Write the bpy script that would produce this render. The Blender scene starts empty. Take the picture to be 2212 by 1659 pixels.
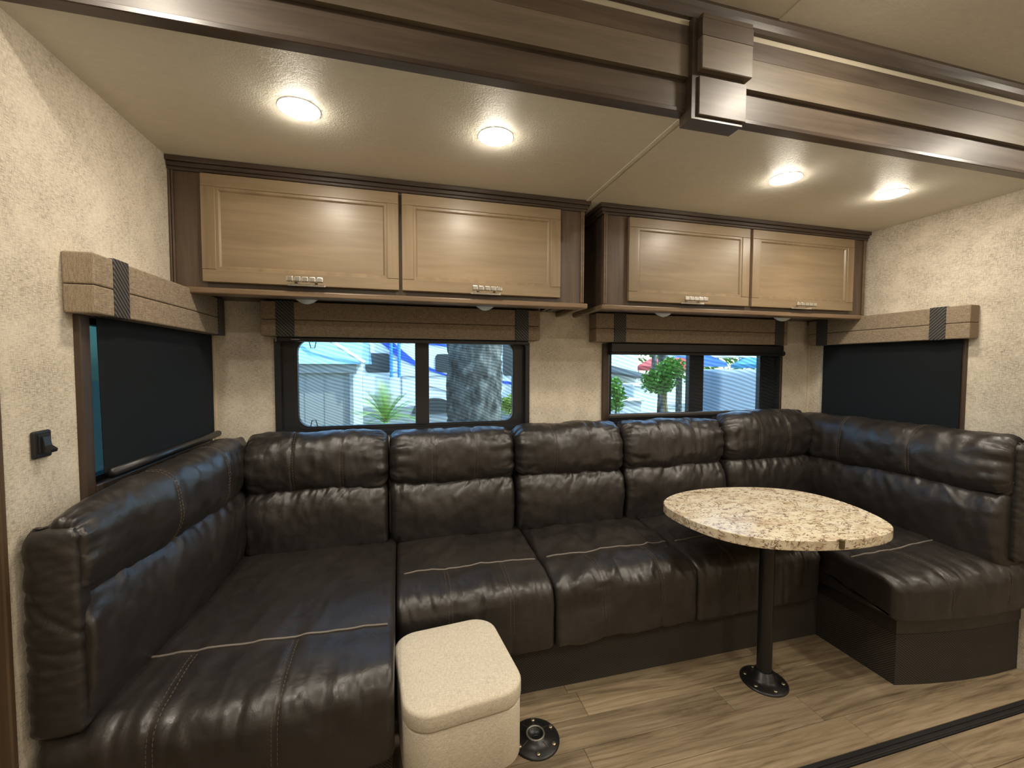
import bpy, bmesh, math, random
from math import sin, cos, pi, radians, sqrt, exp
from mathutils import Vector, Matrix, noise
from mathutils.bvhtree import BVHTree

random.seed(7)
sc = bpy.context.scene
col = sc.collection
W = 3.429          # inner width of the slide-out
H = 2.085          # slide-out ceiling
HM = 2.385         # main ceiling
YF = -1.06         # plane of the slide opening

# ---------------------------------------------------------------- camera, sky, sun, exposure
cd = bpy.data.cameras.new('camera'); cam = bpy.data.objects.new('camera', cd); col.objects.link(cam)
cd.sensor_width = 36.0; cd.lens = 912.3 / 2212 * 36.0; cd.clip_start = 0.02; cd.clip_end = 200
yaw, pit, rol = .25835, -.04327, .00209
f = Vector((sin(yaw)*cos(pit), cos(yaw)*cos(pit), sin(pit)))
r = Vector((cos(yaw), -sin(yaw), 0)); u = r.cross(f)
r2 = cos(rol)*r + sin(rol)*u; u2 = -sin(rol)*r + cos(rol)*u
cam.matrix_world = Matrix(((r2.x, u2.x, -f.x, .822), (r2.y, u2.y, -f.y, -2.2), (r2.z, u2.z, -f.z, 1.32), (0, 0, 0, 1)))
sc.camera = cam
world = bpy.data.worlds.new('sky'); sc.world = world; world.use_nodes = True
wn = world.node_tree; wbg = wn.nodes['Background']
sky = wn.nodes.new('ShaderNodeTexSky'); sky.sky_type = 'NISHITA'; sky.sun_disc = False
sky.sun_elevation = radians(58); sky.sun_rotation = radians(110)
wn.links.new(sky.outputs['Color'], wbg.inputs['Color']); wbg.inputs['Strength'].default_value = 0.62
sd = bpy.data.lights.new('sun', 'SUN'); sd.energy = 6.0; sd.angle = radians(.6); sd.color = (1, .95, .86)
sun = bpy.data.objects.new('sun', sd); col.objects.link(sun)
sun.rotation_euler = Vector((-.50, .22, -.84)).to_track_quat('-Z', 'Y').to_euler()
sc.view_settings.view_transform = 'Standard'; sc.view_settings.look = 'None'
sc.view_settings.gamma = 1.0; sc.view_settings.use_curve_mapping = False
sc.view_settings.exposure = 0.75
LAMP = 88.0        # emission of the lit puck lights in the slide-out ceiling
LAMP_MAIN = 175.0   # of those in the main ceiling
LAMP_COL = (1.0, .905, .755, 1)
sc.cycles.max_bounces = 10; sc.cycles.transparent_max_bounces = 16
sc.cycles.sample_clamp_indirect = 4.0

# ---------------------------------------------------------------- materials
def nd(nt, t, **kw):
    n = nt.nodes.new(t)
    for k, v in kw.items():
        if k.startswith('_'): setattr(n, k[1:], v)
        else: n.inputs[k].default_value = v
    return n
class Mt:
    def __init__(s, name, c=(.5, .5, .5), rough=.5, metal=0.0, spec=.5):
        s.m = bpy.data.materials.new(name); s.m.use_nodes = True
        s.nt = s.m.node_tree; s.b = s.nt.nodes['Principled BSDF']
        s.b.inputs['Base Color'].default_value = (*c, 1); s.b.inputs['Roughness'].default_value = rough
        s.b.inputs['Metallic'].default_value = metal; s.b.inputs['Specular IOR Level'].default_value = spec
        s.tc = s.nt.nodes.new('ShaderNodeTexCoord')
    def L(s, a, b): s.nt.links.new(a, b)
    def mp(s, scale=(1, 1, 1), rot=(0, 0, 0), loc=(0, 0, 0)):
        n = nd(s.nt, 'ShaderNodeMapping', Scale=scale, Rotation=rot, Location=loc); s.L(s.tc.outputs['Object'], n.inputs['Vector']); return n.outputs[0]
    def noise(s, vec, sc_=1.0, detail=4.0, rough=.5, dist=0.0):
        n = nd(s.nt, 'ShaderNodeTexNoise', Scale=sc_, Detail=detail, Roughness=rough, Distortion=dist); s.L(vec, n.inputs['Vector']); return n.outputs['Fac']
    def ramp(s, fac, *stops):
        n = s.nt.nodes.new('ShaderNodeValToRGB'); e = n.color_ramp.elements
        while len(e) < len(stops): e.new(.5)
        for i, (p, c) in enumerate(stops):
            e[i].position = p; e[i].color = (*c, 1) if isinstance(c, tuple) else (c, c, c, 1)
        s.L(fac, n.inputs['Fac']); return n.outputs['Color']
    def mix(s, fac, a, b, mode='MIX'):
        n = s.nt.nodes.new('ShaderNodeMix'); n.data_type = 'RGBA'; n.blend_type = mode
        for i, v in ((0, fac), (6, a), (7, b)):
            if hasattr(v, 'node'): s.L(v, n.inputs[i])
            elif i == 0: n.inputs[0].default_value = v
            else: n.inputs[i].default_value = (*v, 1)
        return n.outputs[2]
    def math(s, op, a, b=0.0, c=0.0):
        n = s.nt.nodes.new('ShaderNodeMath'); n.operation = op
        for i, v in enumerate((a, b, c)):
            if hasattr(v, 'node'): s.L(v, n.inputs[i])
            else: n.inputs[i].default_value = v
        return n.outputs[0]
    def color(s, c): s.L(c, s.b.inputs['Base Color']); return s
    def rough(s, c): s.L(c, s.b.inputs['Roughness']); return s
    def bump(s, h, strength=.3, dist=.01, prev=None):
        n = nd(s.nt, 'ShaderNodeBump', Strength=strength, Distance=dist); s.L(h, n.inputs['Height'])
        if prev: s.L(prev, n.inputs['Normal'])
        s.L(n.outputs[0], s.b.inputs['Normal']); return n.outputs[0]
MATS = {}
def simple(name, c, rough=.5, metal=0.0, spec=.5):
    if name not in MATS: MATS[name] = Mt(name, c, rough, metal, spec).m
    return MATS[name]

def mk_wood(name, dark, light, axis='x', rough=.4, scale=1.0, blotch=.5, coat=0.0):
    m = Mt(name, light, rough)
    st = {'x': (2.2, 34, 34), 'y': (34, 2.2, 34), 'z': (34, 34, 2.2)}[axis]
    g = m.noise(m.mp(tuple(a*scale for a in st)), 1.0, 6, .62, .6)
    bl = m.noise(m.mp({'x': (2.2, 7, 7), 'y': (7, 2.2, 7), 'z': (7, 7, 2.2)}[axis]), 1.0, 3, .5, .4)
    c1 = m.ramp(g, (.30, dark), (.68, light))
    sh = m.ramp(bl, (.3, tuple(x*(1-blotch*.55) for x in (1, 1, 1))), (.7, (1, 1, 1)))
    m.color(m.mix(1.0, c1, sh, 'MULTIPLY'))
    m.bump(g, .06, .004)
    if coat: m.b.inputs['Coat Weight'].default_value = coat; m.b.inputs['Coat Roughness'].default_value = .25
    return m.m

def mk_wallpaper():
    m = Mt('linen_wallpaper', (.6, .52, .4), .78, spec=.2)
    a = m.noise(m.mp((60, 60, 680)), 1, 3, .62)
    b = m.noise(m.mp((680, 680, 60)), 1, 3, .62)
    d = m.noise(m.mp((9, 9, 9)), 1, 4, .6)
    fa = m.ramp(a, (.47, 0.0), (.64, 1.0)); fb = m.ramp(b, (.49, 0.0), (.66, 1.0))
    k = m.math('MAXIMUM', fa, fb)
    msk = m.ramp(d, (.30, .38), (.66, 1.0))
    k2 = m.math('MULTIPLY', k, msk)
    base = m.mix(m.ramp(d, (.3, 0.0), (.75, 1.0)), (.80, .725, .60), (.73, .655, .535))
    m.color(m.mix(k2, base, (.30, .255, .20)))
    m.bump(k, .12, .0015)
    return m.m
def mk_ceiling(name, c):
    m = Mt(name, c, .52, spec=.35)
    n = m.noise(m.mp((130, 130, 130)), 1, 5, .62, 1.0)
    n2 = m.noise(m.mp((30, 70, 30)), 1, 3, .6)
    m.color(m.mix(m.ramp(n2, (.3, 0.0), (.8, 1.0)), c, tuple(x*.93 for x in c)))
    m.bump(n, .42, .005)
    return m.m
def mk_leather():
    m = Mt('espresso_leather', (.03, .024, .02), .40, spec=.72)
    a = m.noise(m.mp((5, 5, 5)), 1, 5, .6, .5)
    w = m.noise(m.mp((24, 24, 24)), 1, 3, .5, .5)
    g = m.nt.nodes.new('ShaderNodeTexVoronoi'); g.inputs['Scale'].default_value = 420
    m.L(m.tc.outputs['Object'], g.inputs['Vector'])
    m.color(m.ramp(a, (.3, (.016, .0135, .0122)), (.7, (.030, .0248, .0222))))
    m.rough(m.ramp(w, (.3, .33), (.75, .48)))
    n1 = m.bump(w, .30, .007)
    m.bump(g.outputs['Distance'], .10, .001, n1)
    return m.m
def mk_twill():
    m = Mt('twill_fabric', (.03, .027, .024), .75, spec=.25)
    v = m.nt.nodes.new('ShaderNodeTexWave'); v.wave_type = 'BANDS'; v.bands_direction = 'DIAGONAL'
    v.inputs['Scale'].default_value = 62; v.inputs['Distortion'].default_value = .4
    m.L(m.mp((1, 1, 1), (0, radians(0), 0)), v.inputs['Vector'])
    m.color(m.ramp(v.outputs['Fac'], (.2, (.026, .0235, .021)), (.8, (.072, .064, .056))))
    m.bump(v.outputs['Fac'], .3, .001)
    return m.m
def mk_linen(name, ax, c0, c1, sc_=1.0):
    m = Mt(name, c1, .85, spec=.15)
    s1 = {'x': (60, 520, 560), 'y': (520, 60, 560)}[ax]
    a = m.noise(m.mp(tuple(q*sc_ for q in s1)), 1, 3, .6)
    b = m.noise(m.mp((420, 420, 60)), 1, 2, .5)
    c = m.ramp(a, (.34, c0), (.62, c1))
    m.color(m.mix(m.ramp(b, (.46, 0.0), (.66, .7)), c, c0))
    m.bump(a, .25, .0012)
    return m.m
def mk_strap():
    m = Mt('woven_strap', (.03, .03, .03), .6)
    v = m.nt.nodes.new('ShaderNodeTexWave'); v.bands_direction = 'DIAGONAL'
    v.inputs['Scale'].default_value = 40; v.inputs['Distortion'].default_value = 1.2; v.inputs['Detail Scale'].default_value = 9
    m.L(m.tc.outputs['Object'], v.inputs['Vector'])
    m.color(m.ramp(v.outputs['Fac'], (.35, (.014, .013, .013)), (.85, (.105, .098, .09))))
    m.bump(v.outputs['Fac'], .4, .0015)
    return m.m
def mk_table():
    m = Mt('speckled_laminate', (.75, .64, .44), .25, spec=.5)
    a = m.noise(m.mp((17, 26, 26)), 1, 5, .62, 1.8)
    ln = m.math('ABSOLUTE', m.math('SUBTRACT', a, .5))
    f1 = m.ramp(ln, (.016, 1.0), (.036, 0.0))
    msk = m.ramp(m.noise(m.mp((34, 48, 48)), 1, 3, .6), (.43, 0.0), (.53, 1.0))
    fl = m.math('MULTIPLY', f1, msk)
    cl = m.noise(m.mp((11, 14, 14), loc=(3, 1, 0)), 1, 4, .6, .8)
    base = m.ramp(cl, (.34, (.58, .45, .31)), (.48, (.78, .68, .50)), (.70, (.84, .77, .62)))
    m.color(m.mix(fl, base, (.19, .105, .065)))
    return m.m
def mk_stool():
    m = Mt('beige_linen', (.66, .59, .47), .9, spec=.15)
    a = m.noise(m.mp((500, 70, 300)), 1, 3, .6); b = m.noise(m.mp((70, 500, 300)), 1, 3, .6)
    k = m.math('ADD', a, b)
    m.color(m.ramp(m.math('MULTIPLY', k, .5), (.36, (.56, .495, .39)), (.62, (.80, .73, .60))))
    m.bump(k, .2, .001)
    return m.m
def mk_plank():
    m = Mt('oak_vinyl', (.2, .14, .08), .42, spec=.4)
    oi = m.nt.nodes.new('ShaderNodeObjectInfo')
    cmb = m.nt.nodes.new('ShaderNodeCombineXYZ'); m.L(m.math('MULTIPLY', oi.outputs['Random'], 37.0), cmb.inputs['X']); m.L(m.math('MULTIPLY', oi.outputs['Random'], 11.0), cmb.inputs['Y'])
    va = m.nt.nodes.new('ShaderNodeVectorMath'); va.operation = 'ADD'; m.L(m.tc.outputs['Object'], va.inputs[0]); m.L(cmb.outputs[0], va.inputs[1])
    mp1 = nd(m.nt, 'ShaderNodeMapping', Scale=(2.0, 26, 10)); m.L(va.outputs[0], mp1.inputs[0])
    mp2 = nd(m.nt, 'ShaderNodeMapping', Scale=(1.1, 7, 3)); m.L(va.outputs[0], mp2.inputs[0])
    g = m.noise(mp1.outputs[0], 1, 7, .68, 1.3)
    wv = m.nt.nodes.new('ShaderNodeTexWave'); wv.bands_direction = 'Y'; wv.inputs['Scale'].default_value = 1.6
    wv.inputs['Distortion'].default_value = 14; wv.inputs['Detail'].default_value = 3; wv.inputs['Detail Scale'].default_value = .7
    m.L(mp2.outputs[0], wv.inputs['Vector'])
    c = m.ramp(g, (.32, (.125, .092, .058)), (.50, (.30, .235, .155)), (.70, (.43, .35, .245)))
    c = m.mix(.22, c, m.ramp(wv.outputs['Fac'], (.05, (.14, .105, .066)), (.40, (.38, .31, .215))))
    t = m.ramp(oi.outputs['Random'], (0, (.74, .72, .70)), (1, (1.10, 1.07, 1.02)))
    m.color(m.mix(1.0, c, t, 'MULTIPLY')); m.bump(g, .08, .002)
    return m.m
def mk_emit(name, c, s):
    m = Mt(name, (.9, .9, .88), .4); m.b.inputs['Emission Color'].default_value = c; m.b.inputs['Emission Strength'].default_value = s
    return m.m
def mk_sheer(name, base, amp, scale, dist):
    """dark insect-screen or sheer-shade cloth: mostly open weave, its optical moire painted in as soft bands of opacity"""
    m = bpy.data.materials.new(name); m.use_nodes = True; nt = m.node_tree; nt.nodes.clear()
    out = nt.nodes.new('ShaderNodeOutputMaterial'); mx = nt.nodes.new('ShaderNodeMixShader'); tr = nt.nodes.new('ShaderNodeBsdfTransparent')
    df = nt.nodes.new('ShaderNodeBsdfDiffuse'); df.inputs['Color'].default_value = (.03, .036, .04, 1)
    tc = nt.nodes.new('ShaderNodeTexCoord'); mp = nd(nt, 'ShaderNodeMapping', Scale=(1, 1, 1), Rotation=(0, radians(-14), 0))
    w = nt.nodes.new('ShaderNodeTexWave'); w.bands_direction = 'Z'
    for k, v in (('Scale', scale), ('Distortion', dist), ('Detail', 0.0), ('Detail Scale', .14)): w.inputs[k].default_value = v
    mr = nd(nt, 'ShaderNodeMapRange'); mr.inputs['To Min'].default_value = base - amp; mr.inputs['To Max'].default_value = base + amp
    L = nt.links.new
    L(tc.outputs['Object'], mp.inputs[0]); L(mp.outputs[0], w.inputs['Vector']); L(w.outputs['Fac'], mr.inputs['Value'])
    L(mr.outputs[0], mx.inputs[0]); L(tr.outputs[0], mx.inputs[1]); L(df.outputs[0], mx.inputs[2]); L(mx.outputs[0], out.inputs[0])
    return m
def mk_glass(tint=(.84, .97, .98), name='window_glass'):
    m = bpy.data.materials.new(name); m.use_nodes = True; nt = m.node_tree; nt.nodes.clear()
    out = nt.nodes.new('ShaderNodeOutputMaterial'); mx = nt.nodes.new('ShaderNodeMixShader'); tr = nt.nodes.new('ShaderNodeBsdfTransparent')
    tr.inputs['Color'].default_value = (*tint, 1)
    gl = nt.nodes.new('ShaderNodeBsdfGlossy'); gl.inputs['Roughness'].default_value = .02; mx.inputs[0].default_value = .06
    nt.links.new(tr.outputs[0], mx.inputs[1]); nt.links.new(gl.outputs[0], mx.inputs[2]); nt.links.new(mx.outputs[0], out.inputs[0])
    return m
WALLP = mk_wallpaper()
CEIL = mk_ceiling('slide_ceiling_vinyl', (.82, .775, .665)); CEILM = mk_ceiling('main_ceiling_vinyl', (.80, .765, .68))
FASCIA_D = mk_wood('fascia_dark_wood', (.075, .052, .037), (.150, .112, .082), 'x', .46, 1.0, .6, .08)
FASCIA_L = mk_wood('fascia_grey_wood', (.145, .115, .080), (.225, .18, .13), 'x', .46, 1.0, .4, .08)
DARKW = mk_wood('dark_trim_wood', (.050, .033, .024), (.095, .066, .048), 'x', .35, 1.0, .5, .2)
FRAMEW = mk_wood('face_frame_wood', (.085, .055, .036), (.150, .103, .070), 'z', .38, 1.0, .5, .2)
RAILW = mk_wood('light_rail_wood', (.16, .10, .055), (.25, .165, .097), 'x', .38, 1.0, .4, .2)
MAPLE = mk_wood('maple_door', (.235, .168, .097), (.325, .238, .142), 'x', .40, .8, .35, .15)
MAPLEV = mk_wood('maple_stile', (.235, .165, .094), (.325, .235, .138), 'z', .38, .8, .35, .15)
LEATHER = mk_leather(); TWILL = mk_twill()
LINX = mk_linen('valance_linen', 'x', (.20, .15, .105), (.38, .305, .22)); LINY = mk_linen('valance_linen_side', 'y', (.20, .15, .105), (.38, .305, .22))
STRAP = mk_strap(); TABLE = mk_table(); STOOL = mk_stool(); PLANK = mk_plank()
THREAD = simple('tan_thread', (.12, .088, .062), .7); WELT = simple('worn_welt', (.19, .165, .145), .45)
BLACKM = simple('black_metal', (.012, .012, .013), .35); BLACKP = simple('black_plastic', (.014, .014, .015), .32)
BLACKF = simple('black_frame', (.016, .016, .0175), .4); SHADEF = simple('blackout_cloth', (.011, .0145, .017), .8, 0, .15)
NICKEL = simple('brushed_nickel', (.72, .70, .66), .25, 1.0); BRASS = simple('brass_screw', (.62, .55, .40), .35, 1.0)
LEGW = mk_wood('stool_leg_wood', (.30, .17, .08), (.42, .26, .13), 'z', .4)
LAMP_ON = mk_emit('lit_lens', LAMP_COL, LAMP); LAMP_ON2 = mk_emit('lit_lens_main', LAMP_COL, LAMP_MAIN)
LENS_OFF = simple('frosted_lens', (.62, .62, .60), .35); WHITEP = simple('white_plastic', (.75, .73, .69), .4)
GLASS = mk_glass(); TINTED = mk_glass((.10, .17, .19), 'tinted_glass'); SCREEN = mk_sheer('insect_screen', .20, .10, 21.0, 30.0); SHEER = mk_sheer('sheer_shade_cloth', .20, .11, 15.0, 14.0)
WOODV = mk_wood('casing_dark_wood', (.045, .028, .018), (.085, .056, .038), 'z', .42)
JAMBW = mk_wood('jamb_wood', (.075, .046, .022), (.14, .092, .05), 'z', .42)

# ---------------------------------------------------------------- helpers
ORG = {}
def empty(name, loc, label=None, cat=None, group=None):
    o = bpy.data.objects.new(name, None); col.objects.link(o); o.location = loc; o.empty_display_size = .05
    ORG[o.name] = Vector(loc); tag(o, label, cat, group); return o
def tag(o, label=None, cat=None, group=None, kind=None):
    for k, v in (('label', label), ('category', cat), ('group', group), ('kind', kind)):
        if v: o[k] = v
    return o
def obj(name, bm, mat, parent=None, smooth=False, org=None):
    if parent is not None: o0 = ORG[parent.name]
    else: o0 = Vector(org) if org is not None else Vector((0, 0, 0))
    bmesh.ops.translate(bm, verts=bm.verts, vec=-o0)
    bmesh.ops.recalc_face_normals(bm, faces=bm.faces)
    me = bpy.data.meshes.new(name); bm.to_mesh(me); bm.free()
    mats = mat if isinstance(mat, (list, tuple)) else [mat]
    for q in mats: me.materials.append(q)
    if smooth: me.shade_smooth()
    o = bpy.data.objects.new(name, me); col.objects.link(o)
    ORG[o.name] = o0
    if parent is not None: o.parent = parent
    else: o.location = o0
    return o
def struct(name, bm, mat, parent=None, smooth=False):
    o = obj(name, bm, mat, parent, smooth); o['kind'] = 'structure'; return o
def dup(root, loc, label=None, name=None):
    c = root.copy(); col.objects.link(c); c.location = loc
    if label: c['label'] = label
    for ch in list(root.children):
        k = ch.copy(); col.objects.link(k); k.parent = c
        for g in list(ch.children):
            q = g.copy(); col.objects.link(q); q.parent = k
    return c
def B(): return bmesh.new()
def box(bm, x0, x1, y0, y1, z0, z1, bev=0.0, seg=2, mi=0):
    vs = [bm.verts.new((x, y, z)) for x in (x0, x1) for y in (y0, y1) for z in (z0, z1)]
    fs = []
    for q in ((0, 1, 3, 2), (4, 6, 7, 5), (0, 4, 5, 1), (2, 3, 7, 6), (0, 2, 6, 4), (1, 5, 7, 3)):
        fc = bm.faces.new([vs[i] for i in q]); fc.material_index = mi; fs.append(fc)
    bmesh.ops.recalc_face_normals(bm, faces=fs)
    if bev > 0:
        es = set(e for fc in fs for e in fc.edges)
        bmesh.ops.bevel(bm, geom=list(es), offset=bev, segments=seg, affect='EDGES', profile=.5)
    return bm
def bx(*a, **k): return box(B(), *a, **k)
def prism(bm, pts, axis, a0, a1, mi=0):
    """closed 2D outline extruded along an axis; pts are in the other two axes in order (x,y,z minus axis)"""
    def P(p, a): return {'x': (a, p[0], p[1]), 'y': (p[0], a, p[1]), 'z': (p[0], p[1], a)}[axis]
    A = [bm.verts.new(P(p, a0)) for p in pts]; C = [bm.verts.new(P(p, a1)) for p in pts]
    n = len(pts); fs = [bm.faces.new(A), bm.faces.new(C[::-1])]
    for i in range(n): fs.append(bm.faces.new((A[i], C[i], C[(i+1) % n], A[(i+1) % n])))
    for q in fs: q.material_index = mi
    bmesh.ops.recalc_face_normals(bm, faces=fs); return fs
def lathe(bm, prof, c, n=32, axis='z', cap=True):
    rings = []
    for (rr, h) in prof:
        if rr < 1e-6: rings.append([bm.verts.new((c[0], c[1], c[2]+h))])
        else: rings.append([bm.verts.new((c[0]+rr*cos(2*pi*i/n), c[1]+rr*sin(2*pi*i/n), c[2]+h)) for i in range(n)])
    for a, b in zip(rings, rings[1:]):
        for i in range(n):
            j = (i+1) % n
            if len(a) == 1 and len(b) == 1: continue
            if len(a) == 1: bm.faces.new((a[0], b[i], b[j]))
            elif len(b) == 1: bm.faces.new((a[i], b[0], a[j]))
            else: bm.faces.new((a[i], b[i], b[j], a[j]))
    return bm
def tube(bm, pts, rad, n=8, closed=False):
    pts = [Vector(p) for p in pts]; rings = []; m = len(pts)
    up = Vector((0, 0, 1))
    for i, p in enumerate(pts):
        if closed: d = pts[(i+1) % m] - pts[i-1]
        else: d = pts[min(i+1, m-1)] - pts[max(i-1, 0)]
        d.normalize(); s = d.cross(up)
        if s.length < .05: s = d.cross(Vector((0, 1, 0)))
        s.normalize(); t = s.cross(d).normalized(); rr = rad[i] if isinstance(rad, (list, tuple)) else rad
        rings.append([bm.verts.new(p + rr*(cos(2*pi*k/n)*s + sin(2*pi*k/n)*t)) for k in range(n)])
    for i in range(m if closed else m-1):
        a, b = rings[i], rings[(i+1) % m]
        for k in range(n): bm.faces.new((a[k], a[(k+1) % n], b[(k+1) % n], b[k]))
    if not closed: bm.faces.new(rings[0][::-1]); bm.faces.new(rings[-1])
    return bm
def rrect(x0, x1, z0, z1, rd, n=6):
    pts = []
    rs = rd if isinstance(rd, (list, tuple)) else (rd,)*4       # corners: br, tr, tl, bl
    for (cx, cz, a0, q) in ((x1, z0, -90, rs[0]), (x1, z1, 0, rs[1]), (x0, z1, 90, rs[2]), (x0, z0, 180, rs[3])):
        ox = cx - q if cx == x1 else cx + q; oz = cz + q if cz == z0 else cz - q
        for k in range(n+1):
            a = radians(a0 + 90*k/n); pts.append((ox + q*cos(a), oz + q*sin(a)))
    return pts
def ring(bm, outer, inner, axis, a0, a1):
    """frame between two outlines with the same number of points, with thickness"""
    def P(p, a): return {'x': (a, p[0], p[1]), 'y': (p[0], a, p[1])}[axis]
    n = len(outer); Vv = [[bm.verts.new(P(p, a)) for p in q] for a in (a0, a1) for q in (outer, inner)]
    for i in range(n):
        j = (i+1) % n
        for (A, C) in ((0, 1), (3, 2), (2, 0), (1, 3)): bm.faces.new((Vv[A][i], Vv[A][j], Vv[C][j], Vv[C][i]))
    bmesh.ops.recalc_face_normals(bm, faces=bm.faces); return bm

# ---------------------------------------------------------------- room shell
WL = [(.262, 1.492, .985, 1.438), (1.95, 3.18, .985, 1.44)]       # openings in the back wall (x0,x1,z0,z1)
def holed(bm, axis, a0, a1, s0, s1, z0, z1, holes):
    xs = sorted({s0, s1, *[h[0] for h in holes], *[h[1] for h in holes]}); zs = sorted({z0, z1, *[h[2] for h in holes], *[h[3] for h in holes]})
    for i in range(len(xs)-1):
        for k in range(len(zs)-1):
            mx, mz = (xs[i]+xs[i+1])/2, (zs[k]+zs[k+1])/2
            if any(h[0] < mx < h[1] and h[2] < mz < h[3] for h in holes): continue
            if axis == 'y': box(bm, xs[i], xs[i+1], a0, a1, zs[k], zs[k+1])
            else: box(bm, a0, a1, xs[i], xs[i+1], zs[k], zs[k+1])
    return bm
struct('wall_back', holed(B(), 'y', 0, .06, -.06, W+.06, -.1, H+.02, WL), WALLP)
struct('wall_left', holed(B(), 'x', -.06, 0, YF, 0, -.1, H+.02, [(-.80, -.07, .96, 1.45)]), WALLP)
struct('wall_right', holed(B(), 'x', W, W+.06, YF, 0, -.1, H+.02, [(-.775, -.13, .96, 1.45)]), WALLP)
struct('ceiling', bx(-.06, W+.06, YF, .06, H, H+.05), CEIL)
# main room around the slide-out
X0, X1, YR = -1.9, 5.3, -3.35
struct('ceiling_main', bx(X0, X1, YR, YF, HM, HM+.05), CEILM)
CREAM = simple('cream_paint', (.72, .66, .56), .7)
struct('wall_rear', bx(X0, X1, YR-.06, YR, -.1, HM), CREAM)
struct('wall_far_left', bx(X0-.06, X0, YR, YF, -.1, HM), CREAM)
struct('wall_far_right', bx(X1, X1+.06, YR, YF, -.1, HM), CREAM)
struct('wall_front_left', bx(X0, -.12, YF, YF+.05, -.1, HM), WALLP)
struct('wall_front_right', bx(W+.12, X1, YF, YF+.05, -.1, HM), WALLP)
struct('wall_front_top', bx(X0, X1, YF+.012, YF+.06, H+.05, HM+.05), WALLP)
fl = struct('floor', bx(X0, X1, YR, .06, -.08, -.0045), simple('floor_slab', (.20, .155, .10), .5))
# vinyl planks in view, each a board with its own bevel
rows = []
y = -1.150
while y < -.50: rows.append((y, 1)); y += .122
y = -1.192 - .122
while y > -2.05: rows.append((y, 0)); y -= .122
pl = None
random.seed(11)
for (yy, up) in rows:
    x = .95 - random.random()*.8
    ytop = min(yy + .1205, -.49) if up else yy + .1205
    while x < 4.6:
        ln = .92; x1 = min(x + ln, 3.424 if up else 4.65); xa = max(x, .9)
        if x1 - xa > .05:
            b = bx(xa+.0006, x1-.0006, yy, ytop, -.0045, 0, bev=.0012, seg=1)
            o = obj('floor_plank', b, PLANK, fl)
        x += ln
struct('trim_1', box(box(bx(-.3, 4.65, -1.186, -1.156, -.004, .006, bev=.002, seg=1), -.3, 4.65, -1.1745, -1.1695, .003, .010), -.3, 4.65, -1.192, -1.186, -.004, .002), simple('black_rubber', (.013, .012, .013), .55))
# corner beads of the back wall and the joint strips of both ceilings
for i, xx in enumerate((.002, W-.010)):
    struct('trim_%d' % (2+i), bx(xx, xx+.012, -.010, 0, .3, H, bev=.002, seg=1), simple('cream_bead', (.62, .54, .42), .6))
struct('trim_4', box(bx(1.660, 1.676, YF, 0, H-.004, H, bev=.001, seg=1), 1.683, 1.699, YF, 0, H-.004, H, bev=.001, seg=1), CEIL)
struct('trim_5', bx(1.955, 1.985, YR, YF, HM-.004, HM, bev=.0012, seg=1), CEILM)
# side jambs of the slide opening
def jamb(name, x0, x1, zb):
    b = B(); box(b, x0, x1, YF-.016, YF, zb, H-.02, bev=.003, seg=1); return struct(name, b, JAMBW)
jamb('trim_6', -.17, .004, 0); b = B(); prism(b, [(W-.002, 0), (W+.2, 0), (W+.2, H-.02), (W-.088, H-.02), (W-.088, .60), (W-.002, .58)], 'y', YF-.016, YF)
struct('trim_7', b, JAMBW)

# ---------------------------------------------------------------- wooden header beam over the slide opening
hb = empty('header_beam', (1.7, YF-.01, H), 'long dark wooden header beam with stepped boards above the slide-out ceiling', 'beam')
XA, XB = X0+.01, X1-.01
YB = YF - .013
obj('lower_board', bx(XA, XB, YB, YF, H, 2.166, bev=.002, seg=1), FASCIA_D, hb)
obj('bottom_edge', bx(XA, XB, YB-.003, YF+.02, H-.006, H+.0085, bev=.002, seg=1), DARKW, hb)
obj('reveal_shadow_strip', bx(XA, XB, YB+.004, YF, 2.166, 2.177), DARKW, hb)
obj('middle_board', bx(XA, XB, YB-.012, YF, 2.177, 2.268), FASCIA_L, hb)
obj('upper_board', bx(XA, XB, YB-.0128, YF, 2.268, 2.322), FASCIA_D, hb)
obj('pale_filler_strip', bx(XA, XB, YB-.011, YF, 2.322, 2.342), simple('cream_filler', (.50, .45, .34), .6), hb)
b = B(); prism(b, [(YF+.01, HM), (YF-.050, HM), (YF-.052, HM-.010), (YF-.046, HM-.020), (YF-.042, HM-.036), (YF-.036, HM-.045), (YF+.01, HM-.045)], 'x', XA, XB)
obj('crown_moulding', b, DARKW, hb)
# pilaster block over the joint
b = B(); box(b, 1.672, 1.850, YB-.050, YB, 2.322, HM-.046, bev=.003, seg=1); obj('block_top', b, FASCIA_D, hb)
obj('block_upper', bx(1.672, 1.850, YB-.0505, YB, 2.182, 2.2755, bev=.002, seg=1), FASCIA_L, hb)
obj('block_cap', bx(1.672, 1.850, YB-.0502, YB, 2.2755, 2.322), FASCIA_D, hb)
obj('block_lower', bx(1.674, 1.842, YB-.038, YB, 2.058, 2.170, bev=.002, seg=1), FASCIA_D, hb)
obj('block_core', bx(1.655, 1.835, YB-.030, YF+.012, 2.048, HM-.05), DARKW, hb)

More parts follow.
